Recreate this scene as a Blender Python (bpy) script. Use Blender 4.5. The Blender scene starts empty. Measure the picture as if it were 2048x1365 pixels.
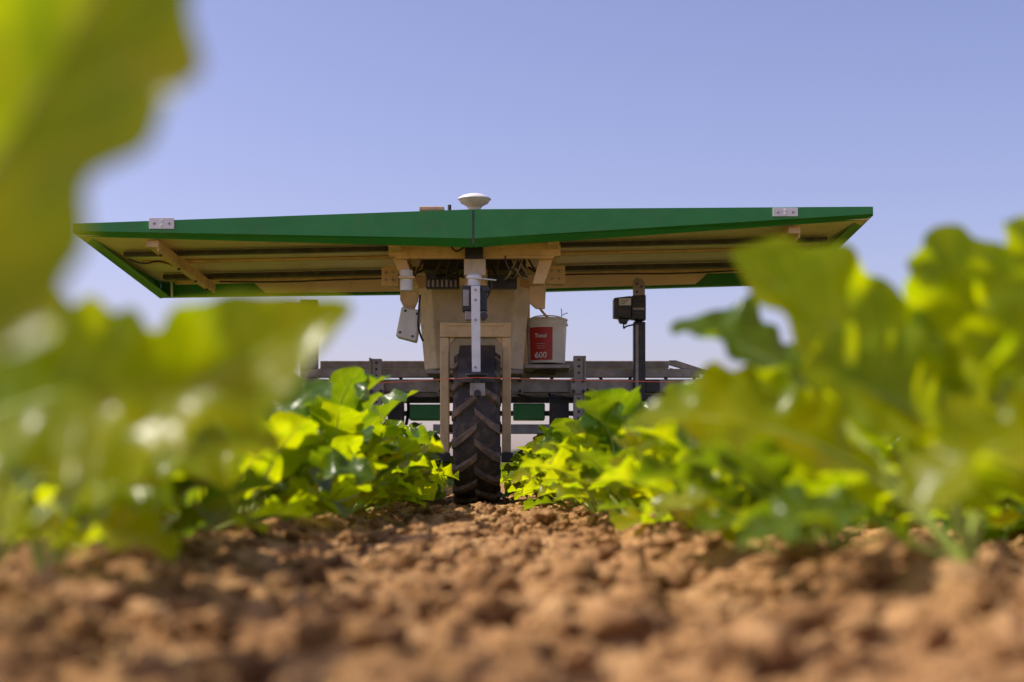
import bpy, math, random
import bmesh
from mathutils import Vector, Matrix, noise
random.seed(7)
S = bpy.context.scene
F = 2844.0; HC = 0.13
PITCH = math.atan(267.5/F)

# ---------- survey helper: turns measurements off the photo + true depth (m) into world metres
def at(px, py, Y):
    a = (px-1024)/F; b = (682.5-py)/F
    y = math.cos(PITCH)-b*math.sin(PITCH); z = math.sin(PITCH)+b*math.cos(PITCH)
    t = Y/y
    return Vector((a*t, Y, HC+z*t))

# ---------- materials
def mat(name, col, rough=0.5, metal=0.0, var=0.15, scale=8.0, bump=0.0, bscale=60, dirt=None, spec=0.5, dirtamt=0.4):
    m = bpy.data.materials.new(name); m.use_nodes = True
    nt = m.node_tree; N = nt.nodes; L = nt.links
    b = N['Principled BSDF']
    b.inputs['Roughness'].default_value = rough
    b.inputs['Metallic'].default_value = metal
    b.inputs['Specular IOR Level'].default_value = spec
    tc = N.new('ShaderNodeTexCoord')
    nz = N.new('ShaderNodeTexNoise'); nz.inputs['Scale'].default_value = scale; nz.inputs['Detail'].default_value = 6
    L.new(tc.outputs['Object'], nz.inputs['Vector'])
    rp = N.new('ShaderNodeValToRGB')
    rp.color_ramp.elements[0].position = 0.3; rp.color_ramp.elements[1].position = 0.7
    rp.color_ramp.elements[0].color = tuple(c*(1-var) for c in col)+(1,)
    rp.color_ramp.elements[1].color = tuple(min(1, c*(1+var)) for c in col)+(1,)
    L.new(nz.outputs['Fac'], rp.inputs['Fac'])
    out = rp.outputs['Color']
    if dirt:
        n2 = N.new('ShaderNodeTexNoise'); n2.inputs['Scale'].default_value = scale*2.7; n2.inputs['Detail'].default_value = 8
        L.new(tc.outputs['Object'], n2.inputs['Vector'])
        r2 = N.new('ShaderNodeValToRGB'); r2.color_ramp.elements[0].position = 0.48; r2.color_ramp.elements[1].position = 0.72
        r2.color_ramp.elements[1].color = (dirtamt,)*3+(1,)
        L.new(n2.outputs['Fac'], r2.inputs['Fac'])
        mx = N.new('ShaderNodeMixRGB'); mx.inputs[2].default_value = dirt+(1,)
        L.new(r2.outputs['Color'], mx.inputs[0]); L.new(out, mx.inputs[1]); out = mx.outputs[0]
    L.new(out, b.inputs['Base Color'])
    if bump > 0:
        n3 = N.new('ShaderNodeTexNoise'); n3.inputs['Scale'].default_value = bscale; n3.inputs['Detail'].default_value = 5
        L.new(tc.outputs['Object'], n3.inputs['Vector'])
        bp = N.new('ShaderNodeBump'); bp.inputs['Strength'].default_value = bump; bp.inputs['Distance'].default_value = 0.01
        L.new(n3.outputs['Fac'], bp.inputs['Height']); L.new(bp.outputs['Normal'], b.inputs['Normal'])
    return m
DUST = (0.30, 0.19, 0.10)
M_green = mat('green_paint', (0.03, 0.26, 0.05), 0.42, var=0.08, dirt=DUST, dirtamt=0.10)
M_beige = mat('beige_paint', (0.78, 0.54, 0.28), 0.55, var=0.10, dirt=(0.25,0.16,0.08), dirtamt=0.30)
M_panel = mat('panel_backsheet', (0.93, 0.77, 0.54), 0.6, var=0.05, scale=3, dirt=(0.5,0.35,0.2), dirtamt=0.25)
M_cream = mat('cream_plastic', (0.72, 0.60, 0.44), 0.5, var=0.06, dirt=DUST, dirtamt=0.3)
M_white = mat('white_plastic', (0.80, 0.79, 0.75), 0.4, var=0.04, dirt=DUST, dirtamt=0.15)
M_galv = mat('galvanised_steel', (0.38, 0.34, 0.31), 0.5, 0.30, var=0.25, scale=14, dirt=DUST, dirtamt=0.5)
M_alu = mat('aluminium', (0.82, 0.80, 0.78), 0.4, 0.10, var=0.10, scale=20)
M_dark = mat('dark_metal', (0.045, 0.042, 0.045), 0.5, 0.0, var=0.3, dirt=DUST, dirtamt=0.25)
M_black = mat('black_plastic', (0.022, 0.022, 0.025), 0.4, var=0.2, dirt=DUST, dirtamt=0.12)
M_rubber = mat('tyre_rubber', (0.055, 0.043, 0.037), 0.8, var=0.3, scale=12, bump=0.25, bscale=70, dirt=(0.28,0.18,0.11), dirtamt=0.4)
M_lug = mat('tyre_lug_dusty', (0.16, 0.112, 0.078), 0.85, var=0.3, scale=14, bump=0.25, bscale=70, dirt=(0.34,0.21,0.12), dirtamt=0.85)
M_red = mat('red_label', (0.50, 0.03, 0.025), 0.45, var=0.05)
M_string = mat('orange_string', (0.8, 0.16, 0.07), 0.7, var=0.1)
M_wood = mat('wood_peg', (0.35, 0.24, 0.13), 0.8, var=0.2)
M_glass = mat('solar_glass', (0.01, 0.015, 0.04), 0.12, var=0.2)
M_ink = mat('white_ink', (0.8, 0.78, 0.75), 0.6, var=0.02)

def soil_mat():
    m = bpy.data.materials.new('soil'); m.use_nodes = True
    nt = m.node_tree; N = nt.nodes; L = nt.links; b = N['Principled BSDF']
    b.inputs['Roughness'].default_value = 0.95; b.inputs['Specular IOR Level'].default_value = 0.15
    g = N.new('ShaderNodeNewGeometry')
    n1 = N.new('ShaderNodeTexNoise'); n1.inputs['Scale'].default_value = 11; n1.inputs['Detail'].default_value = 10; n1.inputs['Roughness'].default_value = 0.7
    L.new(g.outputs['Position'], n1.inputs['Vector'])
    r = N.new('ShaderNodeValToRGB'); e = r.color_ramp.elements
    e[0].position = 0.36; e[0].color = (0.15, 0.070, 0.026, 1)  # dark end deepened so the colour adds to soil shadow contrast
    e[1].position = 0.72; e[1].color = (0.62, 0.39, 0.180, 1)
    x = r.color_ramp.elements.new(0.52); x.color = (0.40, 0.218, 0.088, 1)
    L.new(n1.outputs['Fac'], r.inputs['Fac'])
    L.new(r.outputs['Color'], b.inputs['Base Color'])
    n3 = N.new('ShaderNodeTexNoise'); n3.inputs['Scale'].default_value = 90; n3.inputs['Detail'].default_value = 8
    L.new(g.outputs['Position'], n3.inputs['Vector'])
    bp = N.new('ShaderNodeBump'); bp.inputs['Strength'].default_value = 0.9; bp.inputs['Distance'].default_value = 0.012
    L.new(n3.outputs['Fac'], bp.inputs['Height']); L.new(bp.outputs['Normal'], b.inputs['Normal'])
    return m
M_soil = soil_mat()

def leaf_mat(name, base, trans, tfac, gloss):
    m = bpy.data.materials.new(name); m.use_nodes = True
    nt = m.node_tree; N = nt.nodes; L = nt.links; b = N['Principled BSDF']; o = N['Material Output']
    b.inputs['Roughness'].default_value = gloss; b.inputs['Specular IOR Level'].default_value = 0.28
    uv = N.new('ShaderNodeUVMap'); uv.uv_map = 'UVMap'
    sx = N.new('ShaderNodeSeparateXYZ'); L.new(uv.outputs['UV'], sx.inputs[0])
    def mth(op, a, bb=None):
        n = N.new('ShaderNodeMath'); n.operation = op
        for i, v in enumerate((a, bb)):
            if v is None: continue
            if isinstance(v, (int, float)): n.inputs[i].default_value = v
            else: L.new(v, n.inputs[i])
        return n.outputs[0]
    av = mth('ABSOLUTE', mth('SUBTRACT', sx.outputs['Y'], 0.5))      # 0..0.5
    mid = mth('LESS_THAN', av, 0.022)
    side = mth('LESS_THAN', mth('PINGPONG', mth('SUBTRACT', mth('MULTIPLY', sx.outputs['X'], 7.0), mth('MULTIPLY', av, 3.2)), 0.5), 0.045)
    vein = mth('MAXIMUM', mid, side)
    g = N.new('ShaderNodeNewGeometry')
    nz = N.new('ShaderNodeTexNoise'); nz.inputs['Scale'].default_value = 14; nz.inputs['Detail'].default_value = 4
    L.new(g.outputs['Position'], nz.inputs['Vector'])
    def colnode(c):
        r = N.new('ShaderNodeValToRGB'); e = r.color_ramp.elements
        e[0].position = 0.33; e[1].position = 0.68
        e[0].color = (c[0]*0.62, c[1]*0.76, c[2]*0.9, 1); e[1].color = (min(1,c[0]*1.2), min(1,c[1]*1.1), c[2], 1)
        L.new(nz.outputs['Fac'], r.inputs['Fac'])
        mx = N.new('ShaderNodeMixRGB'); mx.inputs[2].default_value = (min(1,c[0]*1.5+0.03), min(1,c[1]*1.3+0.03), c[2]*2.0+0.01, 1)
        L.new(mth('MULTIPLY', vein, 0.5), mx.inputs[0]); L.new(r.outputs['Color'], mx.inputs[1])
        return mx.outputs[0]
    L.new(colnode(base), b.inputs['Base Color'])
    t = N.new('ShaderNodeBsdfTranslucent'); L.new(colnode(trans), t.inputs['Color'])
    n3 = N.new('ShaderNodeTexNoise'); n3.inputs['Scale'].default_value = 60; L.new(g.outputs['Position'], n3.inputs['Vector'])
    bp = N.new('ShaderNodeBump'); bp.inputs['Strength'].default_value = 0.35; bp.inputs['Distance'].default_value = 0.004
    h = mth('SUBTRACT', n3.outputs['Fac'], mth('MULTIPLY', vein, 0.8))
    L.new(h, bp.inputs['Height']); L.new(bp.outputs['Normal'], b.inputs['Normal'])
    ms = N.new('ShaderNodeMixShader'); ms.inputs[0].default_value = tfac
    L.new(b.outputs[0], ms.inputs[1]); L.new(t.outputs[0], ms.inputs[2]); L.new(ms.outputs[0], o.inputs['Surface'])
    return m
M_leaf = leaf_mat('leaf', (0.18, 0.27, 0.003), (0.66, 0.74, 0.002), 0.62, 0.27)
M_leafd = leaf_mat('leaf_mature', (0.06, 0.13, 0.006), (0.32, 0.44, 0.004), 0.46, 0.25)
M_stem = mat('stem', (0.34, 0.42, 0.08), 0.45, var=0.2)
M_tree = mat('distant_foliage', (0.04, 0.075, 0.025), 0.9, var=0.4, scale=0.2)

# ---------- object helpers
def empty(name, loc=(0,0,0), parent=None):
    e = bpy.data.objects.new(name, None); e.location = loc; S.collection.objects.link(e)
    if parent: e.parent = parent
    return e
def mesh(name, V, Fc, m, parent=None, smooth=False, bev=0.0, thick=0.0):
    me = bpy.data.meshes.new(name); me.from_pydata([tuple(v) for v in V], [], Fc); me.update()
    o = bpy.data.objects.new(name, me); S.collection.objects.link(o)
    for mm in (m if isinstance(m, list) else [m]): me.materials.append(mm)
    if smooth:
        for p in me.polygons: p.use_smooth = True
    if parent: o.parent = parent
    if thick: 
        s = o.modifiers.new('s', 'SOLIDIFY'); s.thickness = thick; s.offset = 0
    if bev:
        b = o.modifiers.new('b', 'BEVEL'); b.width = bev; b.segments = 2; b.limit_method = 'ANGLE'
    return o
def fixn(o):
    bm = bmesh.new(); bm.from_mesh(o.data); bmesh.ops.recalc_face_normals(bm, faces=bm.faces); bm.to_mesh(o.data); bm.free()
def prism(name, pts, Y, depth, m, parent, bev=0.003):
    fr = [at(p[0], p[1], Y) for p in pts]; bk = [v+Vector((0, depth, 0)) for v in fr]
    n = len(pts)
    Fc = [tuple(range(n)), tuple(reversed(range(n, 2*n)))] + [((i+1)%n, i, n+i, n+(i+1)%n) for i in range(n)]
    o = mesh(name, fr+bk, Fc, m, parent, bev=bev); fixn(o)
    return o
def box(name, x0, y0, x1, y1, Y, depth, m, parent, bev=0.003):
    return prism(name, [(x0,y0),(x1,y0),(x1,y1),(x0,y1)], Y, depth, m, parent, bev)
def beam(name, p0, p1, w, h, m, parent, up=Vector((0,0,1)), bev=0.003):
    p0 = Vector(p0); p1 = Vector(p1); d = (p1-p0).normalized()
    s = d.cross(up).normalized(); u = s.cross(d)
    V = []
    for p in (p0, p1):
        for a, b in ((-1,-1),(1,-1),(1,1),(-1,1)): V.append(p+s*a*w/2+u*b*h/2)
    return mesh(name, V, [(3,2,1,0),(4,5,6,7),(0,1,5,4),(1,2,6,5),(2,3,7,6),(3,0,4,7)], m, parent, bev=bev)
def revolve(name, prof, c, m, parent, n=40, axis='Z', smooth=True):
    V = []; Fc = []; k = len(prof)
    for i in range(n):
        a = 2*math.pi*i/n
        for r, h in prof:
            if axis == 'Z': v = (r*math.cos(a), r*math.sin(a), h)
            elif axis == 'Y': v = (r*math.cos(a), h, r*math.sin(a))
            else: v = (h, r*math.cos(a), r*math.sin(a))
            V.append(Vector(v)+Vector(c))
    for i in range(n):
        j = (i+1)%n
        for q in range(k-1): Fc.append((i*k+q, j*k+q, j*k+q+1, i*k+q+1))
    o = mesh(name, V, Fc, m, parent, smooth)
    bm = bmesh.new(); bm.from_mesh(o.data); bmesh.ops.remove_doubles(bm, verts=bm.verts, dist=1e-5); bmesh.ops.recalc_face_normals(bm, faces=bm.faces)
    bm.to_mesh(o.data); bm.free()
    if smooth:
        e = o.modifiers.new('es', 'EDGE_SPLIT'); e.split_angle = math.radians(40)
    return o
def tube(name, pts, r, m, parent):
    cu = bpy.data.curves.new(name, 'CURVE'); cu.dimensions = '3D'; cu.bevel_depth = r; cu.bevel_resolution = 3
    sp = cu.splines.new('NURBS'); sp.points.add(len(pts)-1)
    for i, p in enumerate(pts): sp.points[i].co = (p[0], p[1], p[2], 1)
    sp.use_endpoint_u = True; sp.order_u = 3; cu.resolution_u = 8
    o = bpy.data.objects.new(name, cu); S.collection.objects.link(o); cu.materials.append(m)
    if parent: o.parent = parent
    return o
def text(name, s, size, loc, m, parent, rotx=90, tilt=0, ext=0.0006):
    cu = bpy.data.curves.new(name, 'FONT'); cu.body = s; cu.size = size; cu.extrude = ext; cu.align_x = 'CENTER'; cu.align_y = 'CENTER'; cu.offset = 0.0006
    o = bpy.data.objects.new(name, cu); S.collection.objects.link(o); cu.materials.append(m)
    o.location = loc; o.rotation_euler = (math.radians(rotx), 0, tilt)
    if parent: o.parent = parent
    return o

# =================== GROUND ===================
def rowx(k, y):   # crop rows run away from the viewer, slightly left
    return (0.45 + 0.50*k if k >= 0 else -0.45 + 0.50*(k+1)) - 0.0225*y
ROWS = list(range(-13, 13))
def gz(x, y):
    r = math.hypot(x, y)
    fade = 1.0 if r < 10 else max(0.0, 1-(r-10)/25)
    z = 0.0
    xx = x+0.0225*y
    if abs(xx) < 8:
        dd = min(abs(xx-0.45), abs(xx+0.45)) if abs(xx) < 0.7 else abs(((abs(xx)-0.45+0.25) % 0.5)-0.25)
        z += 0.042*math.exp(-(dd/0.13)**2)
    v = Vector((x, y, 0))
    z += 0.024*noise.noise(v*5.0+Vector((2.3,0,0)))
    z += 0.016*noise.noise(v*12+Vector((5,3,1)))
    z += 0.012*noise.noise(v*27)
    if r < 6: z += 0.010*noise.noise(v*62)
    return z*fade-0.008
xs = [i*0.011 for i in range(-85, 86)]
st = 0.014; x = xs[-1]; ext = []
while x < 4000:
    x += st; ext.append(x); st *= 1.13 if x > 3 else 1.06
xs = [-e for e in reversed(ext)]+xs+ext
ys = []; y = 0.25
while y < 10: ys.append(y); y += max(0.007, 0.004*y)
st = 0.05
while y < 4000: ys.append(y); y += st; st *= 1.12
bk = []; y = 0.25; st = 0.02
while y > -600: y -= st; bk.append(y); st *= 1.25
ys = list(reversed(bk))+ys
V = [(x, y, gz(x, y)) for y in ys for x in xs]; nx = len(xs)
Fc = [(j*nx+i, j*nx+i+1, (j+1)*nx+i+1, (j+1)*nx+i) for j in range(len(ys)-1) for i in range(nx-1)]
mesh('soil_ground', V, Fc, M_soil, smooth=True)

# clods : one mass
def ico(sub):
    bm = bmesh.new(); bmesh.ops.create_icosphere(bm, subdivisions=sub, radius=1)
    v = [q.co.copy() for q in bm.verts]; f = [[q.index for q in p.verts] for p in bm.faces]; bm.free(); return v, f
I2 = ico(2); I1 = ico(1); I3 = ico(3)
V = []; Fc = []
def clod(x, y, r, I):
    o = len(V); off = Vector((random.random()*99, random.random()*99, 0))
    sx, sy, sz = r*random.uniform(.75,1.35), r*random.uniform(.75,1.3), r*random.uniform(.55,.95)
    z = gz(x, y)+sz*0.3
    for q in I[0]:
        d = 1+0.6*noise.noise(q*1.3+off)+0.6*noise.noise(q*2.9+off)+.25*noise.noise(q*7+off)
        V.append((x+q.x*sx*d, y+q.y*sy*d, z+q.z*sz*d))
    for f in I[1]: Fc.append([o+i for i in f])
for i in range(18000):
    y = 0.42+9*random.random()**1.5
    w = min(2.6, 0.4*y+0.35)
    x = random.uniform(-w, w)-0.0225*y
    r = 0.003+0.018*random.random()**4.5
    if y < 0.8: r = min(r, 0.011)
    clod(x, y, r, I3 if (r > .012 and y < 4) else (I2 if r*900/y > 5 else I1))
for i in range(140):   # larger lumps thrown up in the lane
    y = random.uniform(1.1, 5.8); x = random.uniform(-0.42, 0.47)-0.0225*y
    clod(x, y, random.uniform(0.012, 0.028 if y > 1.8 else .019), I3)
mesh('soil_clods', V, Fc, M_soil, smooth=True)

# =================== LEAVES / CROPS ===================
class Geo:
    def __init__(s): s.v = []; s.f = []; s.uv = []; s.m = []
    def build(s, name, mats):
        me = bpy.data.meshes.new(name); me.from_pydata([tuple(v) for v in s.v], [], s.f)
        for mm in mats: me.materials.append(mm)
        ul = me.uv_layers.new(name='UVMap')
        for p in me.polygons:
            p.use_smooth = True; p.material_index = s.m[p.index]
            for li in p.loop_indices: ul.data[li].uv = s.uv[me.loops[li].vertex_index]
        return me
def leaf(G, base, tip, nrm, width, arch=0.15, ruffle=0.18, lobes=4.0, seed=0, mi=0, nu=30, nv=12, obov=0.75, lobeamp=0.2):
    rnd = random.Random(seed)
    base = Vector(base); tip = Vector(tip); n0 = Vector(nrm).normalized()
    L = (tip-base).length; d0 = (tip-base).normalized()
    n0 = (n0-d0*n0.dot(d0)).normalized()
    ctrl = (base+tip)/2+n0*arch*L*2
    ph = [rnd.uniform(0, 6.28) for _ in range(6)]
    o = len(G.v)
    for i in range(nu+1):
        u = i/nu
        p = base*(1-u)**2+ctrl*2*u*(1-u)+tip*u*u
        t = ((ctrl-base)*(1-u)+(tip-ctrl)*u).normalized()
        side = t.cross(n0).normalized(); nn = side.cross(t).normalized()
        uu = u**(1.0/obov)
        w = (math.sin(math.pi*min(1, 0.03+0.97*uu)**0.9))**0.62 if 0 < u < 1 else 0.05
        for j in range(nv+1):
            v = -1+2*j/nv; s = 1 if v > 0 else 0
            lob = 1+lobeamp*math.sin(6.28*lobes*u+ph[s])+0.07*math.sin(6.28*lobes*2.7*u+ph[2+s])
            ww = width*0.5*w*lob
            av = abs(v)
            ruf = ruffle*width*av**1.7*(0.6*math.sin(6.28*(lobes*0.9)*u+ph[4]+s*1.5)+0.4*math.sin(6.28*lobes*2.1*u+ph[5]+s*2.0))
            cup = 0.16*width*av**1.5*w
            q = p+side*(v*ww)+nn*(ruf*w+cup)
            q += nn*0.02*width*noise.noise(q*40)
            G.v.append(q); G.uv.append((u, j/nv))
    for i in range(nu):
        for j in range(nv):
            a = o+i*(nv+1)+j
            G.f.append((a, a+1, a+nv+2, a+nv+1)); G.m.append(mi)
    pts = []
    for i in range(9):
        u = i/9; pts.append(base*(1-u)**2+ctrl*2*u*(1-u)+tip*u*u-n0*0.001)
    stalk(G, pts, 0.016*width+0.0008, 0.0006)
def stalk(G, pts, r0, r1, k=6):
    o = len(G.v); n = len(pts)
    for i, p in enumerate(pts):
        t = (pts[min(i+1, n-1)]-pts[max(i-1, 0)]).normalized()
        s = t.cross(Vector((0.3, 0.9, 0.2))).normalized(); u = s.cross(t)
        r = r0+(r1-r0)*i/(n-1)
        for a in range(k):
            an = 6.283*a/k; G.v.append(p+s*r*math.cos(an)+u*r*math.sin(an)); G.uv.append((0.05, 0.5))
    for i in range(n-1):
        for a in range(k):
            b = (a+1)%k; G.f.append((o+i*k+a, o+i*k+b, o+(i+1)*k+b, o+(i+1)*k+a)); G.m.append(2)
def petiole(G, root, base, r0=0.0045, r1=0.0025, sag=0.15):
    root = Vector(root); base = Vector(base)
    c = (root+base)/2+Vector((0, 0, 1))*sag*(base-root).length
    stalk(G, [root*(1-u)**2+c*2*u*(1-u)+base*u*u for u in [i/6 for i in range(7)]], r0, r1)
def plant(seed, h=0.30, nl=11):
    rnd = random.Random(seed); G = Geo(); root = Vector((0, 0, -0.01))
    a0 = rnd.uniform(0, 6.28)
    for i in range(nl):
        az = a0+i*2.399+rnd.uniform(-.3, .3); f = i/nl
        el = math.radians(18+58*f+rnd.uniform(-8, 8))
        o = Vector((math.cos(az), math.sin(az), 0))
        pl = h*rnd.uniform(.22, .40)*(0.75+0.5*f)
        base = root+o*math.cos(el)*pl+Vector((0, 0, math.sin(el)*pl+0.01))
        bl = h*rnd.uniform(.42, .68)
        el2 = el-math.radians(rnd.uniform(0, 35))
        tip = base+o*math.cos(el2)*bl+Vector((0, 0, math.sin(el2)*bl))
        nrm = Vector((0, 0, 1))*math.cos(el2)-o*math.sin(el2)+Vector((rnd.uniform(-.5, .5), rnd.uniform(-.5, .5), 0))
        petiole(G, root+o*0.006, base)
        leaf(G, base, tip, nrm, bl*rnd.uniform(.60, .82), arch=rnd.uniform(.05, .2), ruffle=rnd.uniform(.12, .26), lobes=rnd.uniform(2.2, 3.8), lobeamp=.15, seed=seed*100+i, mi=0 if rnd.random() < .68 else 1, nu=20, nv=8)
    return G.build('crop_plant_mesh', [M_leaf, M_leafd, M_stem])
PL = [plant(100+i, 0.31, 11+i % 3) for i in range(7)]
crop = empty('crop_rows')
rr = random.Random(3)
for k in ROWS:
    y = 1.75 if k in (-1, 0) else 1.6
    if k < -1: y = 2.2
    if abs(k) > 3: y = 3.0
    while y < 34:
        x = rowx(k, y)+rr.uniform(-.03, .03)
        if k in (-1, 0) and 3.2 < y < 7.5: x += 0.07 if k == -1 else -0.07
        ok = abs(x) < 0.42*y+0.9
        if ok and rr.random() > 0.04:
            o = bpy.data.objects.new('plant', rr.choice(PL)); S.collection.objects.link(o); o.parent = crop
            o.location = (x, y, gz(x, y)); sc = rr.uniform(.82, 1.14)
            if y < 2.7 and k < 0: sc *= .84
            elif k in (-1, 0) and 2.9 < y < 7: sc *= 1.08
            o.scale = (sc*rr.uniform(.9, 1.1), sc, sc*rr.uniform(.85, 1.05)); o.rotation_euler = (rr.uniform(-.12, .12), rr.uniform(-.12, .12), rr.uniform(0, 6.28))
        y += rr.uniform(.15, .23) if y < 10 else rr.uniform(.25, .35)

def hero(name, root, leaves):
    G = Geo(); root = Vector(root); root.z = gz(root.x, root.y)-0.005
    for L_ in leaves:
        base, tip, nrm, w, kw = L_
        petiole(G, root, base, 0.005, 0.003, kw.pop('sag', 0.05))
        leaf(G, base, tip, nrm, w, **kw)
    me = G.build(name, [M_leaf, M_leafd, M_stem]); o = bpy.data.objects.new(name, me); S.collection.objects.link(o); return o
# nearest plant, left of the viewer
hero('crop_plant', (-0.31, 0.56, 0), [
    (at(-310, 800, .56), at(455, -460, .60), (0.35, -.9, .5), .108, dict(arch=-.02, ruffle=.08, lobes=2.7, seed=5, obov=1.25, lobeamp=.17, nu=50, nv=16)),
    (at(-330, 950, .58), at(0, 470, .62), (0.2, -1, .3), .06, dict(arch=.08, ruffle=.12, lobes=2.5, seed=8, nu=40, lobeamp=.1)),
    (at(-320, 1050, .60), at(60, 1060, .66), (0.1, -.6, 1), .05, dict(arch=.15, ruffle=.2, lobes=3, seed=9, nu=40)),
    ((-0.34, .50, .10), (-.42, .40, .22), (0, 1, .5), .09, dict(seed=11)),
    ((-0.37, .58, .10), (-.50, .60, .20), (1, 0, .5), .09, dict(seed=12)),
])
hero('crop_plant', (-0.40, 0.98, 0), [
    (at(-60, 860, .95), at(345, 770, .92), (0.3, -1, .4), .130, dict(arch=.15, ruffle=.12, lobes=2.4, seed=21, nu=50, nv=16, lobeamp=.08)),
    (at(100, 930, .98), at(705, 615, 1.0), (-.1, -1, .35), .100, dict(arch=.02, ruffle=.14, lobes=2.2, seed=24, nu=50, nv=16, obov=1.0, lobeamp=.12)),
    (at(250, 900, 1.05), at(410, 655, 1.1), (0.3, -.9, .3), .08, dict(arch=.04, ruffle=.12, lobes=2.2, seed=26, nu=50, nv=16, obov=1.1, lobeamp=.10)),
    (at(-40, 980, 1.0), at(420, 900, 1.08), (0, -.6, .8), .10, dict(arch=.16, ruffle=.15, lobes=2.6, seed=27, mi=1, nu=40)),
    (at(-100, 850, 1.0), at(70, 580, 1.05), (.3, -1, .2), .10, dict(arch=.1, ruffle=.12, lobes=2.4, seed=22, nu=40, lobeamp=.1)),
    (at(-80, 1080, 1.0), at(160, 1110, 1.05), (0, -.4, 1), .06, dict(arch=.16, seed=29, nu=40)),
])
hero('crop_plant', (-0.47, 1.45, 0), [
    (at(140, 1000, 1.45), at(430, 800, 1.4), (0.2, -.8, .6), .12, dict(arch=.12, ruffle=.22, lobes=3.4, seed=31, nu=40)),
    (at(180, 1030, 1.45), at(560, 880, 1.5), (0, -.8, .6), .11, dict(arch=.16, ruffle=.22, lobes=3.4, seed=32, nu=40)),
    (at(60, 960, 1.45), at(40, 690, 1.5), (0.2, -1, .1), .13, dict(arch=.1, ruffle=.22, lobes=3.4, seed=33, nu=40)),
    (at(150, 960, 1.5), at(330, 740, 1.62), (0.2, -1, .1), .10, dict(arch=.08, ruffle=.18, lobes=3.0, seed=37, nu=40, mi=1, lobeamp=.12)),
    (at(110, 1100, 1.45), at(350, 1120, 1.4), (0, -.3, 1), .08, dict(arch=.16, seed=34, nu=40)),
    (at(60, 1080, 1.45), at(-60, 1000, 1.4), (0, -.3, 1), .08, dict(arch=.16, seed=35, nu=40, mi=1)),
])
hero('crop_plant', (0.44, 1.38, 0), [
    (at(1960, 900, 1.38), at(1462, 505, 1.36), (0.4, -.85, .4), .145, dict(arch=.03, ruffle=.12, lobes=2.2, seed=41, nu=50, nv=16, lobeamp=.08)),
    (at(1640, 800, 1.5), at(1340, 655, 1.52), (0.2, -.6, .9), .11, dict(arch=.10, ruffle=.14, lobes=2.4, seed=43, nu=50, mi=1, lobeamp=.1)),
    (at(1990, 860, 1.4), at(1880, 450, 1.42), (0.1, -1, .2), .14, dict(arch=.05, ruffle=.16, lobes=2.6, seed=47, nu=50, nv=16, lobeamp=.12)),
    (at(2000, 800, 1.36), at(2110, 440, 1.38), (-.2, -1, .2), .12, dict(arch=.08, ruffle=.2, lobes=3.0, seed=48, nu=50)),
    (at(1760, 960, 1.42), at(1270, 840, 1.46), (0.1, -.7, .8), .12, dict(arch=.12, ruffle=.16, lobes=2.8, seed=51, nu=50, lobeamp=.12)),
    (at(1900, 900, 1.36), at(1600, 740, 1.30), (0.3, -.8, .5), .13, dict(arch=.12, ruffle=.15, lobes=2.6, seed=53, nu=50, lobeamp=.12)),
    (at(1900, 1000, 1.36), at(1960, 800, 1.28), (0.0, -1, .4), .12, dict(arch=.12, ruffle=.2, lobes=3.0, seed=55, nu=40)),
    (at(1820, 1090, 1.36), at(1480, 1100, 1.30), (0, -.35, 1), .07, dict(arch=.18, ruffle=.2, seed=56, nu=40, mi=1)),
])
hero('crop_plant', (0.50, 1.12, 0), [
    (at(2200, 900, 1.12), at(1820, 1020, 1.08), (0.0, -.6, 1), .09, dict(arch=.2, ruffle=.2, lobes=3.0, seed=61, nu=40)),
    (at(2200, 850, 1.12), at(2000, 560, 1.12), (0.0, -1, .4), .11, dict(arch=.1, ruffle=.2, lobes=3.0, seed=63, nu=40)),
])

# =================== FARM ROBOT ===================
R = empty('farm_robot', (0, 0, 0))
XC = -0.163; HW = 1.68; YF = 5.9; YB = 7.4
def rp(x, y, z): return Vector((XC+x, y, z+0.0215*x))
for s, nm in ((-1, 'front_fascia_l'), (1, 'front_fascia_r')):
    g = 0.002*s
    A = [rp(g, YF, 1.240), rp(s*HW, YF, 1.215), rp(s*HW, YF, 1.186), rp(g, YF, 1.118),
         rp(g, YF+.045, 1.088), rp(s*(HW-.02), YF+.045, 1.170), rp(g, YF+.07, 1.092), rp(s*(HW-.03), YF+.07, 1.174),
         rp(g, YF+.03, 1.236), rp(s*HW, YF+.03, 1.211)]
    Fc = [(0,1,2,3),(3,2,5,4),(4,5,7,6),(0,8,9,1)]
    mesh(nm, A, Fc, M_green, R, thick=0.003)
mesh('fascia_joint', [rp(-.004, YF-.001, 1.238), rp(.004, YF-.001, 1.238), rp(.004, YF-.001, 1.092), rp(-.004, YF-.001, 1.092)], [(0,1,2,3)], M_dark, R, thick=0.004)
for s, nm in ((-1, 'side_fascia_l'), (1, 'side_fascia_r')):
    A = [rp(s*HW, YF+.004, 1.213), rp(s*HW, YB, 1.205), rp(s*HW, YB, 1.087), rp(s*HW, YF+.004, 1.180),
         rp(s*(HW-.055), YF+.06, 1.172), rp(s*(HW-.055), YB-.02, 1.092)]
    mesh(nm, A, [(0,1,2,3),(3,2,5,4)], M_green, R, thick=0.004)
A = [rp(-HW+.003, YB-.004, 1.204), rp(0, YB-.004, 1.215), rp(HW-.003, YB-.004, 1.204), rp(HW-.003, YB-.004, 1.088), rp(0, YB-.004, 1.074), rp(-HW+.003, YB-.004, 1.088),
     rp(-HW+.06, YB-.03, 1.092), rp(0, YB-.03, 1.078), rp(HW-.06, YB-.03, 1.092)]
mesh('rear_fascia', A, [(0,1,4,5),(1,2,3,4),(5,4,7,6),(4,3,8,7)], M_green, R, thick=0.004)
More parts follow.
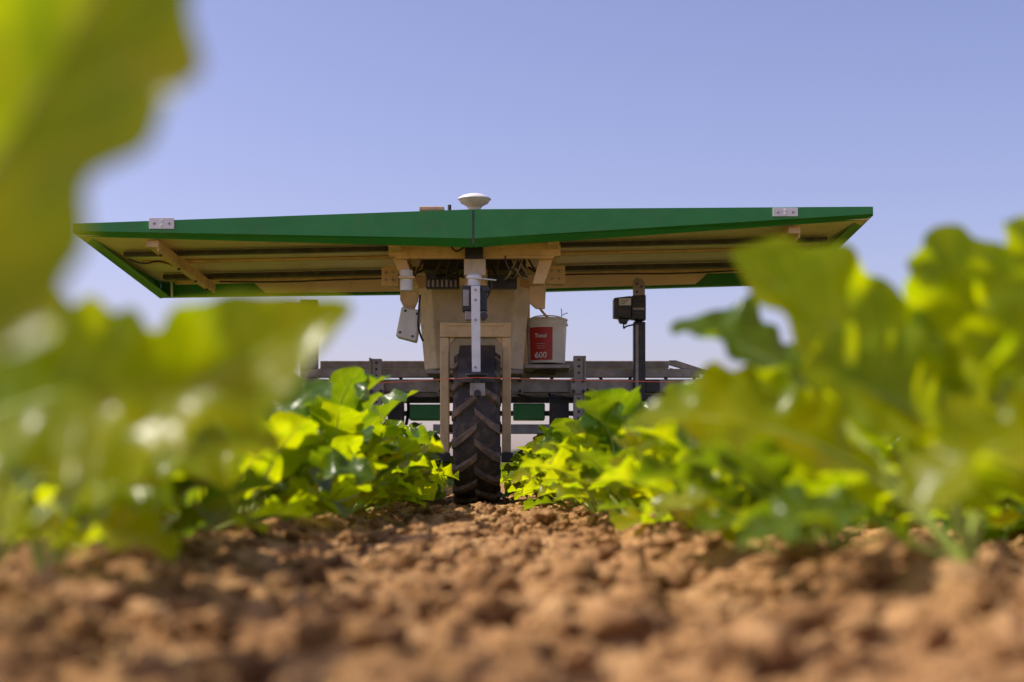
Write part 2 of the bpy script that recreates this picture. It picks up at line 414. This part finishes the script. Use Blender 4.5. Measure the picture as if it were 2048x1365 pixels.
# inner cream lining of the rear edge
for s in (-1, 1):
    mesh('rear_lining', [rp(s*.05, YB-.04, 1.165), rp(s*1.2, YB-.04, 1.165), rp(s*1.12, YB-.04, 1.096), rp(s*.05, YB-.04, 1.088)], [(0,1,2,3)], M_panel, R, thick=.004)
for s in (-1, 1):
    for i in range(2):
        x0 = s*(0.006+i*.835); x1 = s*(0.006+i*.835+.833)
        for j, (ya, yb) in enumerate(((YF+.035, 6.649), (6.651, YB-.012))):
            V = [rp(x0,ya,1.168),rp(x1,ya,1.168),rp(x1,yb,1.168),rp(x0,yb,1.168),rp(x0,ya,1.190),rp(x1,ya,1.190),rp(x1,yb,1.190),rp(x0,yb,1.190)]
            o = mesh('solar_panel_back', V, [(3,2,1,0),(0,1,5,4),(1,2,6,5),(2,3,7,6),(3,0,4,7)], M_panel, R, bev=.001)
            V = [v+Vector((0,0,.0255)) for v in V[:4]]
            mesh('solar_glass', V, [(0,1,2,3)], M_glass, R)
mesh('sun_leak_cover', [rp(-1.675,YF+.03,1.1965),rp(1.675,YF+.03,1.1965),rp(1.675,YB-.01,1.1965),rp(-1.675,YB-.01,1.1965)], [(0,1,2,3)], M_dark, R)  # unseen sheet over the panels, added to stop sun leaking through their gaps
for x0 in (-1.365, 1.365):
    beam('roof_rib', rp(x0, YF+.08, 1.138), rp(x0, YB-.25, 1.106), .052, .03, M_beige, R)
    beam('roof_rib_flange', rp(x0+.022, YF+.09, 1.120), rp(x0+.022, YB-.26, 1.088), .008, .03, M_beige, R)
    for yy in (6.15, 6.5, 6.85, 7.1):
        zz = 1.121-(yy-5.98)*.0262
        revolve('rib_bolt', [(0, -.008), (.008, -.008), (.008, 0)], rp(x0-.008, yy, zz), M_dark, R, 10)
for x0 in (-.34, .34):
    beam('roof_rib_inner', rp(x0, YF+.08, 1.125), rp(x0, YB-.06, 1.115), .05, .045, M_beige, R)
for (yy, hh, mm, zz) in ((6.33, .020, M_dark, 1.150), (7.05, .024, M_dark, 1.148), (6.65, .012, M_beige, 1.160), (7.3,.02,M_beige,1.155)):
    for s in (-1, 1):
        beam('roof_purlin', rp(s*.37, yy, zz), rp(s*(1.58), yy, zz), .04, hh, mm, R)
for s in (-1, 1):
    tube('corner_wire', [rp(s*1.56, 6.33, 1.13), rp(s*1.50, 6.34, 1.10), rp(s*1.42, 6.33, 1.125), rp(s*1.40, 6.5, 1.12)], .004, M_black, R)
    tube('panel_cable', [rp(s*1.3, 7.05, 1.12), rp(s*1.0, 7.03, 1.105), rp(s*.7, 7.05, 1.118), rp(s*.38, 7.0, 1.11)], .004, M_black, R)
    beam('strut_rod', rp(s*1.60, 7.30, 1.165), rp(s*1.605, 7.34, 1.085), .012, .012, M_white, R)
for (xa, xb, ya, yb) in ((298, 348, 436, 458), (1546, 1596, 416, 433)):
    box('fascia_plate', xa, ya, xb, yb, YF-.008, .006, M_alu, R, .001)
    for q in ((.2, .5), (.8, .5), (.5, .3), (.5, .7)):
        c = at(xa+(xb-xa)*q[0], ya+(yb-ya)*q[1], YF-.010)
        revolve('plate_rivet', [(0, -.002), (.0055, -.001), (.006, .003)], c, M_galv if q[0] != .5 else M_alu, R, 12, 'Y')
c = at(949, 412, 6.05)
revolve('antenna_dome', [(0, .052), (.03, .050), (.055, .042), (.070, .032), (.072, .027), (.064, .022)], c, M_white, R, 40)
revolve('antenna_base', [(.066, .0225), (.060, .012), (.035, -.002), (.028, -.01), (.028, -.03), (0, -.03)], c, M_cream, R, 40)
box('roof_hatch', 838, 413, 888, 420, 6.2, .12, M_beige, R)
revolve('roof_stub', [(0, .012), (.008, .012), (.008, -.02)], at(899, 416, 6.0), M_dark, R, 12)

# ---- centre frame
box('centre_crossbeam', 777, 489, 1121, 512, 6.14, .06, M_beige, R)
box('centre_crossbeam_lip', 790, 512.6, 1108, 517, 6.15, .03, M_beige, R, .001)
box('crossbeam_plate', 797, 484, 905, 494, 6.125, .012, M_beige, R)
box('crossbeam_plate', 985, 486, 1100, 496, 6.125, .012, M_beige, R)
box('centre_crossbeam_rear', 765, 534, 1130, 545, 6.75, .06, M_beige, R)
prism('centre_strut', [(785,516),(812,516),(829,566),(806,566)], 6.2, .05, M_beige, R)
prism('centre_strut', [(1080,514),(1107,514),(1088,568),(1065,568)], 6.2, .05, M_beige, R)
box('side_bracket', 763, 532, 797, 572, 6.5, .06, M_beige, R)
box('side_bracket', 1092, 532, 1130, 568, 6.5, .06, M_beige, R)
for (a, b) in ((772,545),(786,560),(772,560),(786,545),(1104,542),(1118,542),(1104,558),(1118,558)):
    revolve('bracket_bolt', [(0,-.008),(.006,-.008),(.006,.002)], at(a, b, 6.498), M_galv, R, 6, 'Y', False)
tl = at(813, 541, 6.15); bl = at(813, 582, 6.15)
revolve('white_sensor_tube', [(0, 0), (.026, 0), (.028, -.003), (.028, bl.z-tl.z), (0, bl.z-tl.z)], tl, M_white, R, 24)
box('sensor_tube_clamp', 797, 552, 829, 557, 6.115, .07, M_beige, R)
box('control_box', 846, 517, 1052, 540, 6.55, .25, M_dark, R)
box('connector_block', 852, 548, 918, 577, 6.45, .05, M_black, R)
box('connector_block', 976, 550, 1034, 577, 6.45, .05, M_black, R)
for i in range(7): box('connector_fin', 855+i*9, 560, 859+i*9, 574, 6.444, .006, M_galv, R, .0005)
rc = random.Random(5)
for i in range(14):
    a = rc.uniform(840, 930) if i % 2 else rc.uniform(970, 1055)
    tube('cable', [at(a, 512, 6.3), at(a+rc.uniform(-25,25), 545+rc.uniform(0,15), 6.32), at(a+rc.uniform(-45,45), 560, 6.4), at(a+rc.uniform(-40,40), 535, 6.5)], .0045, M_black if i%4 else M_galv, R)
tube('cable', [at(900, 486, 6.08), at(905, 502, 6.06), at(922, 503, 6.06), at(932, 488, 6.08)], .004, M_black, R)
tube('cable', [at(1010, 512, 6.1), at(1014, 540, 6.1), at(1032, 540, 6.1), at(1036, 515, 6.2)], .004, M_black, R)
box('steer_cap', 930, 491, 966, 517, 6.10, .08, M_black, R)
box('steer_column', 929, 517.5, 971, 600, 6.30, .10, M_beige, R)
box('steer_column_head', 928, 518, 971, 551, 6.12, .10, M_cream, R)
box('steer_column_lower', 931, 600.5, 970, 644, 6.31, .09, M_cream, R)
hc = at(948, 551, 6.02)
revolve('hub', [(0, .004), (.026, .004), (.034, -.004), (.034, -.016), (.028, -.018), (.028, -.048), (0, -.048)], hc, M_alu, R, 30)
beam('hub_lever', at(950, 557, 5.99), at(993, 561, 6.0), .014, .006, M_alu, R)
tube('cable', [at(962, 560, 6.0), at(980, 556, 6.0), at(986, 575, 6.0), at(972, 600, 6.0)], .003, M_black, R)
box('encoder_box', 924, 571, 974, 622, 5.975, .07, M_black, R, .004)
box('encoder_box_side', 962, 572, 978, 584, 5.97, .05, M_dark, R)
box('encoder_label', 926, 580, 938, 612, 5.972, .002, M_galv, R, 0)
box('encoder_bracket', 930, 622.5, 972, 640, 5.98, .05, M_galv, R)
revolve('encoder_knob', [(0,-.02),(.014,-.02),(.016,.01)], at(968, 632, 5.98), M_dark, R, 20, 'Y')
prism('guide_strip', [(942,572),(960,572),(961,744),(944,744)], 5.952, .006, M_alu, R, .001)
for yy in (580, 600, 640, 735): revolve('strip_screw', [(0,-.003),(.005,-.002),(.005,.002)], at(951, yy, 5.950), M_galv, R, 12, 'Y')
dc = at(953, 750, 5.96)
revolve('guide_disc', [(0, .008), (.03, .008), (.046, .003), (.046, -.003), (.035, -.008), (.02, -.014), (0, -.014)], dc, M_black, R, 30)
box('guide_foot', 940, 766, 970, 792, 5.955, .03, M_galv, R, .002)
revolve('guide_roller', [(0,-.012),(.013,-.012),(.015,-.004),(.015,.03)], at(955, 787, 5.95), M_black, R, 20, 'Y')
beam('guide_foot_link', at(955, 757, 5.97), at(955, 768, 5.97), .02, .02, M_dark, R)

# ---- fork + front wheel
WY = 6.36
box('fork_crown', 880, 645, 1022, 675, 6.325, .07, M_beige, R, .006)
box('fork_crown_front', 898, 646, 1006, 652, 6.318, .006, M_beige, R, .001)
box('fork_leg', 880, 675.6, 898, 905, 6.325, .07, M_beige, R, .005)
box('fork_leg', 1004, 675.6, 1022, 905, 6.325, .07, M_beige, R, .005)
prism('fork_gusset', [(898.5,675.6),(912,675.6),(898.5,690)], 6.34, .04, M_beige, R)
prism('fork_gusset', [(1003.5,675.6),(990,675.6),(1003.5,690)], 6.34, .04, M_beige, R)
box('axle_block', 876, 905.5, 899, 925, 6.32, .08, M_dark, R)
box('axle_block', 1003, 905.5, 1026, 925, 6.32, .08, M_dark, R)
def tyre(name, c, Rr, w, parent):
    E = empty(name, c, parent)
    hw = w/2
    prof = [(Rr*.60, -hw*.62), (Rr*.68, -hw*.9), (Rr*.78, -hw*1.0), (Rr*.87, -hw*.97), (Rr*.925, -hw*.84), (Rr*.95, -hw*.45), (Rr*.955, 0), (Rr*.95, hw*.45), (Rr*.925, hw*.84), (Rr*.87, hw*.97), (Rr*.78, hw*1.0), (Rr*.68, hw*.9), (Rr*.60, hw*.62)]
    revolve('tyre_carcass', prof, (0,0,0), M_rubber, E, 72, 'X')
    rim = [(Rr*.60, -hw*.62), (Rr*.55, -hw*.6), (Rr*.50, -hw*.2), (Rr*.2, -hw*.1), (.03, -hw*.6), (0, -hw*.6), ]
    revolve('rim_l', rim, (0,0,0), M_beige, E, 48, 'X')
    revolve('rim_r', [(a, -b) for a, b in rim], (0,0,0), M_beige, E, 48, 'X')
    revolve('hub_axle', [(0,-hw*1.5),(.018,-hw*1.5),(.018,hw*1.5),(0,hw*1.5)], (0,0,0), M_dark, E, 20, 'X')
    V = []; Fc = []
    n = 16
    def surf(x):
        t = abs(x)/hw
        return Rr*(.955-.03*max(0, t-.2)**2*1.6-.10*max(0, t-.78)*1.2)
    for i in range(n):
        for s in (-1, 1):
            a0 = 6.2832*(i+(.5 if s > 0 else 0))/n
            segs = 7; o = len(V)
            for q in range(segs+1):
                t = q/segs; x = s*(-0.06*hw+t*hw*1.05)
                ang = a0+0.26*t**0.9*1.0
                wd = 0.056+0.018*t
                rt = Rr-0.012*t**3; rb = surf(x)-.008
                if q == segs: rt = Rr*.94; x = s*hw*1.03; rb = Rr*.86
                for (da, r_) in ((-wd, rb), (-wd*.62, rt), (wd*.62, rt), (wd, rb)):
                    V.append((x, r_*math.cos(ang+da), r_*math.sin(ang+da)))
            for q in range(segs):
                for e in range(3):
                    b = o+q*4+e; f = (b, b+1, b+5, b+4); Fc.append(f if s > 0 else f[::-1])
            Fc.append((o, o+1, o+2, o+3)); b = o+segs*4; Fc.append((b, b+1, b+2, b+3))
    o = mesh('tyre_lugs', V, Fc, M_lug, E, bev=.002); fixn(o)
    return E
tyre('front_wheel', (-0.154, WY, 0.337), 0.345, 0.200, R)
V = []; Fc = []
for i in range(13):
    a = math.radians(30+i*10)
    for x in (-.078, .078): V.append((-0.154+x, WY-.37*math.cos(a), .337+.37*math.sin(a)))
for i in range(12): Fc.append((i*2, i*2+1, i*2+3, i*2+2))
mesh('mudguard', V[:], Fc, M_dark, R, smooth=True, thick=.004)

def hopper():
    zt = at(947, 583, 6.7).z; zb = at(947, 738, 6.7).z
    def ring(hw, y0, y1, z, ch, cx):
        return [Vector(v) for v in ((cx-hw+ch,y0,z),(cx+hw-ch,y0,z),(cx+hw,y0+ch*1.3,z),(cx+hw,y1,z),(cx-hw,y1,z),(cx-hw,y0+ch*1.3,z))]
    cx = at(947, 600, 6.7).x
    A = ring(.280, 6.66, 7.08, zt+.02, .075, cx); B = ring(.268, 6.66, 7.08, zt, .07, cx); C = ring(.234, 6.70, 7.02, zb, .06, cx)
    V = A+B+C; Fc = []
    for r_ in range(2):
        for i in range(6): Fc.append((r_*6+i, r_*6+(i+1)%6, (r_+1)*6+(i+1)%6, (r_+1)*6+i))
    Fc.append((5,4,3,2,1,0)); Fc.append((12,13,14,15,16,17))
    o = mesh('seed_hopper', V, Fc, M_cream, R, bev=.006); fixn(o)
hopper()
box('hopper_cradle', 852, 739, 1046, 748, 6.72, .3, M_galv, R)
prism('left_hanger', [(800,583),(836,583),(836,602),(826,625),(812,625),(800,600)], 6.5, .02, M_beige, R)
prism('right_hanger', [(1058,575),(1092,570),(1090,618),(1072,618),(1058,606)], 6.5, .02, M_beige, R)
prism('junction_box', [(803,613),(842,621),(832,684),(791,673)], 6.45, .10, M_white, R, .008)
tube('junction_cable', [at(840, 590, 6.45), at(838, 620, 6.44), at(835, 660, 6.44), at(846, 682, 6.5)], .005, M_black, R)
for q in ((811,622),(834,628),(800,665),(825,673)): revolve('box_screw', [(0,-.004),(.006,-.003),(.006,.002)], at(q[0],q[1],6.449), M_dark, R, 10, 'Y')
tube('hanger_rod', [at(1060, 590, 6.55), at(1075, 612, 6.6), at(1095, 636, 6.85), at(1102, 640, 6.9)], .006, M_beige, R)
beam('spine', (-0.154, 6.38, 1.02), (-0.154, 7.2, 1.02), .08, .08, M_beige, R)
beam('spine_lower', (-0.154, 6.74, .60), (-0.154, 7.5, .60), .10, .07, M_galv, R)
for s in (-1, 1):
    beam('rear_upright', (-0.154+s*.22, 7.20, .60), (-0.154+s*.22, 7.20, 1.12), .05, .05, M_beige, R, up=Vector((0,1,0)))

# ---- toolbar frame
box('toolbar_upper', 612, 738, 1400, 755, 7.10, .06, M_galv, R)
box('toolbar_lower', 606, 759, 1436, 785, 7.00, .07, M_galv, R)
box('toolbar_rear', 640, 722, 1338, 737, 7.45, .06, M_galv, R)
prism('toolbar_gusset', [(1338,721),(1352,721),(1436,748),(1436,754),(1400,748),(1338,730)], 7.12, .03, M_galv, R)
prism('toolbar_gusset', [(1340,736),(1400,751),(1400,757),(1340,742)], 7.13, .03, M_galv, R)
prism('toolbar_gusset', [(700,737),(640,737),(606,752),(606,758),(630,758),(700,744)], 7.16, .03, M_galv, R)
box('toolbar_bottom', 740, 794, 1236, 806, 7.25, .05, M_dark, R)
box('toolbar_low_rail', 866, 849, 1250, 868, 7.0, .05, M_galv, R)
box('toolbar_low_rail_rear', 620, 822, 1420, 832, 7.4, .04, M_dark, R)
def perf(x0, x1, y0, y1, Y):
    box('perforated_upright', x0, y0, x1, y1, Y, .05, M_galv, R, .002)
    n = int((y1-y0)/13)
    for i in range(n):
        c = at((x0+x1)/2, y0+8+i*13, Y-.0015)
        revolve('hole', [(0, 0), (.007, 0), (.007, .002)], c, M_black, R, 12, 'Y', False)
perf(742, 763, 718, 852, 6.94); perf(1147, 1168, 712, 862, 6.94)
box('upright_flange', 738, 716, 742, 852, 6.93, .06, M_galv, R, .001)
box('upright_flange', 1168.5, 712, 1172, 862, 6.93, .06, M_galv, R, .001)
for X in (742, 1147, 880, 1020):
    box('clamp_plate', X-6, 757, X+26, 788, 6.925, .008, M_galv, R, .002)
    for q in ((0,762),(20,762),(0,783),(20,783)): revolve('clamp_bolt', [(0,-.012),(.009,-.012),(.009,.002)], at(X+q[0], q[1], 6.924), M_dark, R, 6, 'Y', False)
box('drive_unit', 1068, 728, 1112, 748, 6.97, .1, M_black, R)
box('green_hopper_unit', 818, 809, 885, 840, 7.12, .15, M_green, R, .006)
box('green_hopper_unit', 1026, 807, 1090, 840, 7.12, .15, M_green, R, .006)
box('valve_block', 775, 800, 806, 842, 7.08, .1, M_dark, R, .005)
box('valve_block', 1100, 796, 1138, 842, 7.08, .1, M_dark, R, .005)
for i, px in enumerate((660, 708, 800, 1105, 1200, 1262, 1330, 1390)):
    b0 = at(px, 786, 7.16)
    beam('hoe_arm', b0, Vector((b0.x, 7.30, .30)), .03, .03, M_galv if i % 2 else M_dark, R)
    beam('hoe_link', Vector((b0.x, 7.30, .30)), Vector((b0.x+.01, 7.42, .12)), .022, .03, M_dark, R)
    revolve('depth_wheel', [(0,-.012),(.04,-.012),(.10,-.014),(.105,0),(.10,.014),(.04,.012),(0,.012)], (b0.x, 7.42, .13), M_black, R, 28, 'X')
    beam('share', Vector((b0.x, 7.32, .30)), Vector((b0.x, 7.26, .05)), .015, .035, M_galv, R)
    tube('seed_hose', [Vector((b0.x, 7.16, .62)), Vector((b0.x+.04*(-1)**i, 7.10, .55)), Vector((b0.x+.05, 7.14, .42)), Vector((b0.x, 7.28, .30))], .008, M_black, R)
for (pa, pb) in (((1250,790),(1330,792)),((660,790),(730,795)),((1290,760),(1320,740))):
    box('motor_block', pa[0], pa[1], pb[0], pa[1]+26, 6.98, .08, M_black, R, .005)
tube('hydraulic_hose', [at(1172, 780, 6.95), at(1190, 790, 6.93), at(1205, 830, 6.95), at(1225, 850, 7.0), at(1240, 870, 7.05)], .009, M_black, R)
tube('hydraulic_hose', [at(765, 800, 6.98), at(800, 790, 6.96), at(850, 800, 6.98), at(880, 795, 7.0)], .006, M_black, R)
tube('hydraulic_hose', [at(1035, 790, 6.98), at(1080, 800, 6.96), at(1120, 790, 6.98), at(1145, 800, 7.0)], .006, M_black, R)
box('sensor_post', 1270, 560, 1285, 650, 6.96, .03, M_dark, R, .002)
box('sensor_post_lower', 1267, 644, 1291, 800, 6.945, .05, M_black, R, .003)
box('sensor_post_face', 1271, 650, 1277, 795, 6.942, .003, M_galv, R, .001)
prism('sensor_post_top', [(1266,562),(1272,556),(1284,558),(1290,566),(1290,598),(1266,598)], 6.955, .012, M_galv, R, .001)
for (a,b) in ((1274,568),(1283,574),(1274,584)): revolve('hole', [(0,0),(.006,0),(.006,.002)], at(a,b,6.953), M_black, R, 12, 'Y', False)
prism('sensor_box', [(1228,596),(1262,592),(1262,638),(1228,634)], 6.87, .10, M_dark, R, .004)
prism('sensor_box_finned', [(1262.5,592),(1292,590),(1292,640),(1262.5,638)], 6.88, .08, M_black, R, .004)
for i in range(4): box('box_fin', 1266, 598+i*9, 1289, 602+i*9, 6.874, .006, M_galv if i==2 else M_dark, R, .0005)
box('box_label', 1238, 597, 1262, 611, 6.867, .002, M_white, R, 0)
for i in range(3): box('box_label_line', 1241, 600+i*3.6, 1258-i*4, 601+i*3.6, 6.8655, .001, M_dark, R, 0)
prism('sensor_box_lens', [(1236,636),(1258,638),(1254,648),(1240,646)], 6.88, .05, M_black, R)
tube('sensor_cable', [at(1248, 645, 6.9), at(1246, 660, 6.9), at(1252, 652, 6.93), at(1268, 650, 6.95)], .004, M_black, R)
box('drive_post', 600, 600, 634, 740, 7.1, .06, M_dark, R)
box('drive_post_plate', 566, 606, 600, 640, 7.08, .02, M_green, R)
box('drive_column', 600, 740.5, 634, 860, 7.12, .07, M_galv, R)
for s, xx in ((-1, -1.44), (1, 1.38)):
    tyre('rear_wheel', (xx, 7.60, .35), .345, .20, R)
    beam('rear_leg', (xx+.15*-s, 7.60, .33), (xx+.15*-s, 7.52, .60), .06, .05, M_beige, R)
beam('rear_axle_bar', (-1.31, 7.55, .56), (1.25, 7.55, .56), .06, .06, M_galv, R)

# =================== BUCKET ===================
B = empty('plastic_bucket', (0,0,0))
bc = at(1093, 728, 6.92)
hgt = at(1093, 640, 6.92).z-bc.z
revolve('bucket_body', [(0,0),(.088,0),(.090,.004),(.099,hgt-.03),(.103,hgt-.03),(.103,hgt-.022),(.1005,hgt-.02),(.101,hgt-.008),(.104,hgt-.006),(.105,hgt),(.096,hgt+.004),(0,hgt+.003)], bc, M_white, B, 56)
V = []; Fc = []
for i in range(13):
    a = math.radians(-148+i*6.2)
    for q, (r_, z_) in enumerate(((.0915+.001, .012), (.0988, hgt-.045))): V.append(bc+Vector((r_*math.cos(a), r_*math.sin(a), z_)))
for i in range(12): Fc.append((i*2, i*2+2, i*2+3, i*2+1))
mesh('bucket_label', V, Fc, M_red, B, smooth=True)
text('label_name', 'Tonal', .026, bc+Vector((-.030, -.1015, .128)), M_ink, B, 88, -.28)
text('label_number', '600', .040, bc+Vector((-.030, -.0965, .034)), M_ink, B, 88, -.28)
for i in range(3): mesh('label_rule', [bc+Vector((-.05, -.0905, .09-i*.011)), bc+Vector((-.01, -.1005, .09-i*.011)), bc+Vector((-.01, -.1005, .0912-i*.011)), bc+Vector((-.05, -.0905, .0912-i*.011))], [(0,1,2,3)], M_ink, B)
tube('bucket_handle', [bc+Vector((-.104,0,hgt-.03)), bc+Vector((-.09,-.07,hgt+.004)), bc+Vector((0,-.10,hgt+.012)), bc+Vector((.09,-.07,hgt+.004)), bc+Vector((.104,0,hgt-.03))], .003, M_white, B)
tube('bucket_twig', [bc+Vector((.07,.02,hgt)), bc+Vector((.08,.0,hgt+.03)), bc+Vector((.072,0,hgt+.055))], .002, M_dark, B)
tube('bucket_twig_side', [bc+Vector((.078,.0,hgt+.022)), bc+Vector((.095,.0,hgt+.032)), bc+Vector((.105,0,hgt+.034))], .0018, M_dark, B)
box('bucket_shelf', 1048, 729, 1140, 737, 6.84, .26, M_galv, R)

# =================== STRING LINE ===================
T = empty('string_line')
pl = at(520, 778, 5.94); pm = at(952, 755.5, 5.905); pr = at(1480, 766, 5.94)
tube('string', [pl, (pl*.6+pm*.4)-Vector((0,0,.004)), pm], .0018, M_string, T)
tube('string', [pm, (pm*.5+pr*.5)-Vector((0,0,.006)), pr], .0018, M_string, T)
for p in (pl, pr): beam('peg', Vector((p.x, p.y, -.1)), p+Vector((0,0,.03)), .022, .022, M_wood, T, up=Vector((0,1,0)))

# =================== DISTANT TREES ===================
V = []; Fc = []; rt = random.Random(9)
for i in range(26000):
    x = rt.uniform(-260, 260)
    hmax = 5.5+2.5*noise.noise(Vector((x*.03, 0, 0)))+2.2*noise.noise(Vector((x*.16, 3, 0)))
    z = hmax*rt.random()**.7; y = 330+rt.uniform(-6, 6)
    o = len(V); r = rt.uniform(.35, .9)
    for q in range(3): V.append((x+rt.uniform(-r, r), y+rt.uniform(-r, r), z+rt.uniform(-r, r)))
    Fc.append((o, o+1, o+2))
mesh('distant_trees', V, Fc, M_tree)

# =================== LIGHT, SKY, CAMERA ===================
to_sun = Vector((-0.60, 0.02, 0.80)).normalized()
el = math.asin(to_sun.z)
w = bpy.data.worlds.new('World'); S.world = w; w.use_nodes = True
nt = w.node_tree; bg = nt.nodes['Background']
sky = nt.nodes.new('ShaderNodeTexSky'); sky.sky_type = 'NISHITA'; sky.sun_disc = False
sky.sun_elevation = el; sky.sun_rotation = math.atan2(to_sun.x, to_sun.y)
sky.air_density = 1.0; sky.dust_density = 1.6; sky.ozone_density = 3.0
tint = nt.nodes.new('ShaderNodeMixRGB'); tint.blend_type = 'MULTIPLY'; tint.inputs[0].default_value = 1
tint.inputs[2].default_value = (1.36, 1.05, 1.20, 1)
nt.links.new(sky.outputs[0], tint.inputs[1]); nt.links.new(tint.outputs[0], bg.inputs['Color']); bg.inputs['Strength'].default_value = 0.138
ld = bpy.data.lights.new('sun', 'SUN'); ld.energy = 5.0; ld.angle = math.radians(.5); ld.color = (1, .93, .82)
lo = bpy.data.objects.new('sun', ld); S.collection.objects.link(lo); lo.rotation_euler = (-to_sun).to_track_quat('-Z', 'Y').to_euler()
cd = bpy.data.cameras.new('camera'); co = bpy.data.objects.new('camera', cd); S.collection.objects.link(co)
co.location = (0, 0, HC); co.rotation_euler = (math.pi/2+PITCH, 0, 0)
cd.sensor_width = 36; cd.lens = F*36/2048; cd.clip_start = .02; cd.clip_end = 6000
cd.dof.use_dof = True; cd.dof.focus_distance = 6.1; cd.dof.aperture_fstop = 2.8
S.camera = co
S.view_settings.view_transform = 'Standard'; S.view_settings.look = 'None'; S.view_settings.exposure = 0
